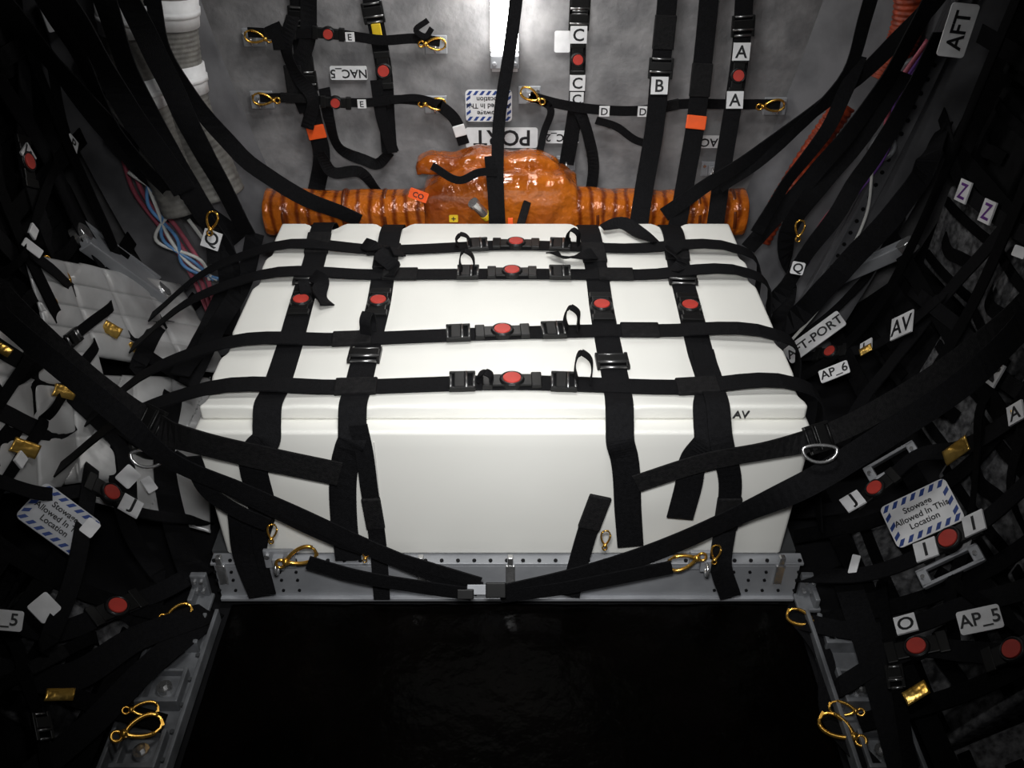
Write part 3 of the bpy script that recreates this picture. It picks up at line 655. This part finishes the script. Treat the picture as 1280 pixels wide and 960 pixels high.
for sg in(-1,1):
    for r in range(6):
        for c in range(6):
            x,z,tx,tz=arc(.30+r*.35); y=.85+c*.43
            if y>3.1: continue
            if sg<0 and z<.62 and y>1.9: continue
            if sg>0 and z<.15 and y>2.5: continue
            T=V((sg*tx,0,tz)); N=V((-sg*tz,0,tx)); P=V((sg*x,y,z))-N*(.10+random.uniform(0,.05))
            uu,vv=proj(P)
            if not(-160<uu<1440 and -160<vv<1120): continue
            X=EY.copy(); Yv=N.cross(X).normalized()
            M=Matrix(((X.x,Yv.x,N.x,P.x),(X.y,Yv.y,N.y,P.y),(X.z,Yv.z,N.z,P.z),(0,0,0,1)))@Matrix.Rotation(random.uniform(-.14,.14),4,'X')@Matrix.Rotation(random.uniform(-.14,.14),4,'Y')
            k=(r+c*3+(sg>0))%4
            if k%2==0 and z>(.6 if sg<0 else .95): k=1
            if sg>0 and .1<z<.85 and 1.2<y<2.8: k=0
            o=bpy.data.objects.new('cargo_bag',bms[k]); bpy.context.collection.objects.link(o); o.matrix_world=M
            meta(o,'soft black fabric cargo bag strapped to the hull' if k%2 else 'dark grey textured cargo bag strapped to the hull','bag','black cargo bags')
            h=bpy.data.objects.new('carry_handle',hm); bpy.context.collection.objects.link(h); h.parent=o
            for z_ in zm: h=bpy.data.objects.new('webbing_band',z_); bpy.context.collection.objects.link(h); h.parent=o
    for i,s in enumerate((.12,.48,.86,1.24,1.6)):
        pts=[]
        for y in (.5,1.0,1.5,2.0,2.5,3.0,3.3):
            if sg<0 and s<.8 and y>2.0: continue
            P,N=apt(sg,s+.05*math.sin(y*1.3+i),y,.035+.006*math.sin(y*3+i)); pts.append((0,0,('P',P,N)))
        strap(pts,.06,0,[],'taut black net strap running along cargo bags',group='taut net straps over bags',m=M_net,n=6)
    for i,y in enumerate((1.1,1.5,1.85,2.25,2.65,3.1)):
        pts=[]
        for s in (.0,.3,.6,.9,1.2,1.6,2.0):
            if sg<0 and y>2.1 and s<.85: continue
            P,N=apt(sg,s,y+.06*math.sin(s*2+i),.045); pts.append((0,0,('P',P,N)))
        strap(pts,.055,0,[],'taut black net strap crossing cargo bags',group='taut net straps over bags',m=M_net,n=6)
    rs=random.Random(20+sg)
    for i in range(14 if sg<0 else 9):
        s0=rs.uniform(.1,1.6); s1=s0+rs.uniform(-.7,.7); y0=rs.uniform(1.0,2.6); y1=y0+rs.uniform(.3,1.0)*rs.choice((-1,1))
        if sg<0 and max(y0,y1)>2.2: s0=max(s0,.75); s1=max(s1,.75)
        s1=min(max(s1,.05),1.9); y1=min(max(y1,.7),3.25)
        pts=[(0,0,('P',)+apt(sg,s0,y0,-.06))]
        for q in range(1,6):
            f=q/6; pts.append((0,0,('P',)+apt(sg,s0+(s1-s0)*f,y0+(y1-y0)*f,.055)))
        pts.append((0,0,('P',)+apt(sg,s1,y1,-.06)))
        m_=pts[3][2][1]; uu,vv=proj(m_); p2=proj(pts[2][2][1])
        pr=[]
        near=any(math.hypot(uu-a,vv-b)<60 for a,b in((1020,425),(1154,645),(1225,775),(78,645),(1040,465),(10,776)))
        if 0<uu<1280 and 0<vv<960 and not near: pr=[rs.choice((('A',uu,vv),('W',uu,vv),('K',uu,vv),('W',p2[0],p2[1])))]
        strap(pts,.034,0,pr,'black tie-down strap slanting across cargo bags',group='tie-down straps over bags',m=M_net,n=6,tw=.3)
def sst(S,pts,w=.08,parts=(),label='black webbing strap over black cargo bags',lift=.06,m=None):
    q=[(u,v,S) for u,v in pts]
    def inn(p): return 5<p[0]<1275 and 5<p[1]<955
    if inn(pts[0]):
        a,b=pts[0],pts[1]; L=math.hypot(a[0]-b[0],a[1]-b[1]); q.insert(0,(a[0]+(a[0]-b[0])/L*22,a[1]+(a[1]-b[1])/L*22,S,-.12))
    if inn(pts[-1]):
        a,b=pts[-1],pts[-2]; L=math.hypot(a[0]-b[0],a[1]-b[1]); q.append((a[0]+(a[0]-b[0])/L*22,a[1]+(a[1]-b[1])/L*22,S,-.12))
    strap(q,w,lift,parts,label,group='straps over cargo bags',wob=.008,m=m)
sst('R',[(1000,448),(1040,441),(1090,434),(1130,410),(1180,370)],.045,[('B',1040,441,.9),('LL',1087,437,.8,30),('LAV',1132,408,1.3,25)])
sst('R',[(1050,560),(1080,500),(1120,450),(1200,350),(1290,250)],.06)
sst('R',[(1010,640),(1068,630),(1097,614),(1150,570),(1195,562),(1290,510)],.055,[('B',1097,614),('LJ',1068,630,1,30),('LA',1274,515,.9,30)],lift=.09)
sst('R',[(1000,720),(1100,715),(1160,690),(1222,657),(1290,600)],.055,[('B',1187,672,1.1),('LI',1160,689,1,20),('LI',1222,657,1,25)],lift=.13)
sst('R',[(1010,780),(1080,790),(1135,785),(1200,760),(1290,735)],.06,[('LO',1135,785,.9,15)])
sst('R',[(1050,860),(1100,830),(1148,813),(1210,815),(1270,815),(1300,800)],.06,[('B',1148,815),('B',1270,815)])
sst('R',[(1180,150),(1210,240),(1240,265),(1290,300)],.05,[('LZ',1210,240,1.1,-25),('LZ',1240,266,1.1,-25)])
sst('R',[(1150,370),(1200,410),(1250,470),(1290,500)],.05,[('LM',1246,470,1.1,60)])
sst('R',[(1060,730),(1090,820),(1130,960)],.08)
sst('R',[(985,760),(1030,820),(1040,900),(1100,970)],.05,lift=.04)
sst('R',[(990,430),(1030,400),(1080,350),(1120,290)],.05,lift=.04)
sst('L',[(-10,770),(60,790),(145,762),(200,740),(270,700)],.06,[('B',145,762)])
sst('L',[(-10,600),(60,618),(135,618),(160,636),(240,650)],.04,[('B',135,620),('LJ',160,636,1,-30)],lift=.13)
sst('L',[(-10,840),(80,850),(170,800),(250,770)],.08)
sst('L',[(40,970),(120,900),(190,830),(250,780)],.07)
sst('L',[(-10,90),(60,200),(110,300),(130,330)],.08)
sst('L',[(20,-10),(30,120),(30,200),(60,300)],.07,[('B',20,205),('LW',30,195,.9,-60)],label='black webbing with letter tag and red-button buckle')
sst('L',[(60,60),(85,180),(120,260),(150,330)],.06,[('LP',86,181,.8,-50)])
sst('L',[(-10,290),(50,350),(110,390),(160,430),(240,480)],.06)
sst('L',[(-10,430),(80,490),(150,560),(160,640)],.06,lift=.07)
sst('L',[(30,310),(100,370),(140,412),(190,430),(235,470)],.04,lift=.07)
sst('L',[(170,460),(205,400),(240,380),(262,340)],.06,lift=.07)
sst('L',[(215,500),(205,560),(215,640),(240,720)],.08,lift=.05)
sst('L',[(150,540),(145,600),(160,660),(200,720)],.06,lift=.05)
sst('L',[(112,600),(104,660),(85,740),(60,800)],.05,lift=.13)
sst('L',[(-10,510),(60,540),(120,520),(180,560)],.06,lift=.07)
strap([(265,285,('y',3.15)),(266,298,('y',3.14)),(268,330,('y',3.1))],.05,0,[('LQ',266,299,1,-20)],'short black webbing with white letter tag')
placard(997,335,('y',2.9),-10,16,16,'Q',12,0,.5,'small white tag lettered Q',name='letter_placard')
placard(1018,422,'R',36,82,25,'AFT-PORT',13,.16,.6,'white sign lettered AFT-PORT on hull',name='wall_sign')
placard(1043,465,'R',22,38,18,'AP_6',12,.16,.7,'small white placard lettered AP_6',name='wall_sign')
placard(1225,775,'R',12,52,30,'AP_5',17,.10,.8,'white placard lettered AP_5 on black bag',name='wall_sign')
placard(1197,38,('y',3.0),72,64,34,'AFT',20,0,.3,'white sign lettered AFT near hull ring',name='wall_sign')
placard(1152,642,'R',25,88,60,'Stowage\nAllowed In This\nLocation',8.2,.14,.8,'white stowage notice with blue striped border',name='stowage_notice',stripes=True)
placard(74,650,'L',-36,86,58,'Stowage\nAllowed In This\nLocation',8.2,.11,.8,'white stowage notice with blue striped border partly under straps',name='stowage_notice',stripes=True,plate=M_lab_shade)
placard(10,776,'L',-5,34,26,'_5',16,.12,.8,'white placard lettered _5 on black bag',name='wall_sign')
for u,v,S,a,w,h in((160,596,'L',45,26,22),(112,660,'L',50,22,18),(55,760,'L',40,30,30),(40,310,'L',60,12,28),(1068,706,'R',75,26,10),(1275,315,'R',-20,18,14),(60,15,'L',-70,46,20),(1172,510,'R',20,8,7),(186,606,'L',30,14,20)):
    placard(u,v,S,a,w,h,'',1,.14,.7,'blank white tag on black webbing',name='blank_tag',group='blank white tags')
def goldwrap(u,v,S,ang,w,h):
    P,X,Y,N,s=frame(u,v,S,ang,.11,.6)
    mb=MB(); nn=14
    vs=[];fs=[]
    for j in range(7):
        for i in range(nn):
            x=(i/(nn-1)-.5)*w*s; y=(j/6-.5)*h*s+x*.2; z=.003*(1-(2*j/6-1)**2)+.002*noise.noise(V((i*.5,j*.7,u)))
            vs.append(P+X*x+Y*y+N*z)
    for j in range(6):
        for i in range(nn-1): fs.append((j*nn+i,j*nn+i+1,j*nn+nn+i+1,j*nn+nn+i))
    mb.add(vs,fs); o=fin(mb,'gold_foil_sleeve',M_foil,None,True,label='crinkled gold foil sleeve wrapped on a strap',cat='sleeve',group='gold foil sleeves')
    sm=o.modifiers.new('s','SOLIDIFY'); sm.thickness=.004
for a in((80,490,'L',-25,28,16),(32,560,'L',-30,34,20),(139,412,'L',-40,24,16),(5,437,'L',-40,18,14),(168,435,'L',-50,18,10),(1195,563,'R',25,36,20),(1145,866,'R',20,32,18),(1082,437,'R',20,16,10),(75,868,'L',-10,34,16),(1061,284,'R',0,18,6),(1272,512,'R',20,18,10)): goldwrap(*a)
for u,v,S,a,px in((180,908,'L',20,58),(1045,908,'R',150,58),(1000,772,'R',160,44),(225,764,'L',20,38),(75,345,'L',-50,44),(182,886,'L',5,40),(1052,886,'R',170,40),(265,275,'L',80,30),(60,375,'L',-40,34),(1000,285,'R',80,26)):
    carabiner(u,v,S if v>320 or u<100 else ('y',3.1),a,px,.07 if v>320 else 0,blend=.6)
for u,v,S,a,w,h in((1115,578,'R',30,70,22),(1188,708,'R',25,82,24)):
    P,X,Y,N,s=frame(u,v,S,a,.09,.7); e=empty('slotted_fitting',P,'silver slotted metal fitting between straps','fitting','slotted fittings')
    mb=MB()
    for q in(-1,1): mb.box(P+Y*(q*h*s*.42),X,Y,N,w*s,h*s*.2,.02); mb.box(P+X*(q*w*s*.42),X,Y,N,w*s*.16,h*s,.02)
    fin(mb,'slotted_plate',M_alu,e,bevel=.003)
    for q in(-1,1): mb=MB(); mb.cyl(P+X*(q*w*s*.42)+N*.014,N,h*s*.12,.01,8); fin(mb,'bolt',M_steel,e)
for sg in(-1,1):
    e=empty('corner_bracket',(sg*.93,2.0,.05),'machined silver corner bracket at beam end','bracket','corner brackets')
    mb=MB(); mb.box((XC+sg*.935,2.03,.06),EX,EY,EZ,.05,.02,.10); mb.box((XC+sg*.955,2.01,.03),EX,EY,EZ,.016,.08,.06); mb.box((XC+sg*.935,2.0,.015),EX,EY,EZ,.07,.07,.015); fin(mb,'casting',M_rail,e,bevel=.004)
    for k in range(4): mb=MB(); mb.cyl((XC+sg*(.925+.02*(k%2)),2.015,.05+.04*(k//2)),EY,.006,.01,6); fin(mb,'bolt',M_steel,e)
# ---------- camera, lights
cd=bpy.data.cameras.new('camera'); co=bpy.data.objects.new('camera',cd); bpy.context.collection.objects.link(co)
cd.sensor_width=36; cd.lens=F/1280*36; cd.clip_start=.01; co.location=CAM; co.rotation_euler=(math.radians(90)-TH,0,0); sc.camera=co
def area(loc,tgt,sx,sy,e,col=(1,1,1),spread=180):
    l=bpy.data.lights.new('area_lamp','AREA'); l.shape='RECTANGLE'; l.size=sx; l.size_y=sy; l.energy=e; l.color=col; l.spread=math.radians(spread)
    o=bpy.data.objects.new('area_lamp',l); bpy.context.collection.objects.link(o); o.location=loc; o.rotation_euler=(V(tgt)-V(loc)).to_track_quat('-Z','Y').to_euler()
area((0,1.6,2.75),(0,2.7,.6),.6,.25,7.2,(1,.995,.98),90)
area((0,2.3,2.8),(0,3.7,1.1),.3,.3,5.5,(1,.99,.975),95)
area((0,.25,2.3),(0,2.4,.5),.3,.2,8.0,(1,1,1),62)
l=bpy.data.lights.new('strip_lamp_glow','POINT'); l.energy=1.8; l.shadow_soft_size=.05; l.color=(1,.98,.95)
o=bpy.data.objects.new('strip_lamp_glow',l); bpy.context.collection.objects.link(o); o.location=(P1.x,3.50,1.46)
w=bpy.data.worlds.new('world'); sc.world=w; w.use_nodes=True; w.node_tree.nodes['Background'].inputs[0].default_value=(.5,.5,.55,1); w.node_tree.nodes['Background'].inputs[1].default_value=.03
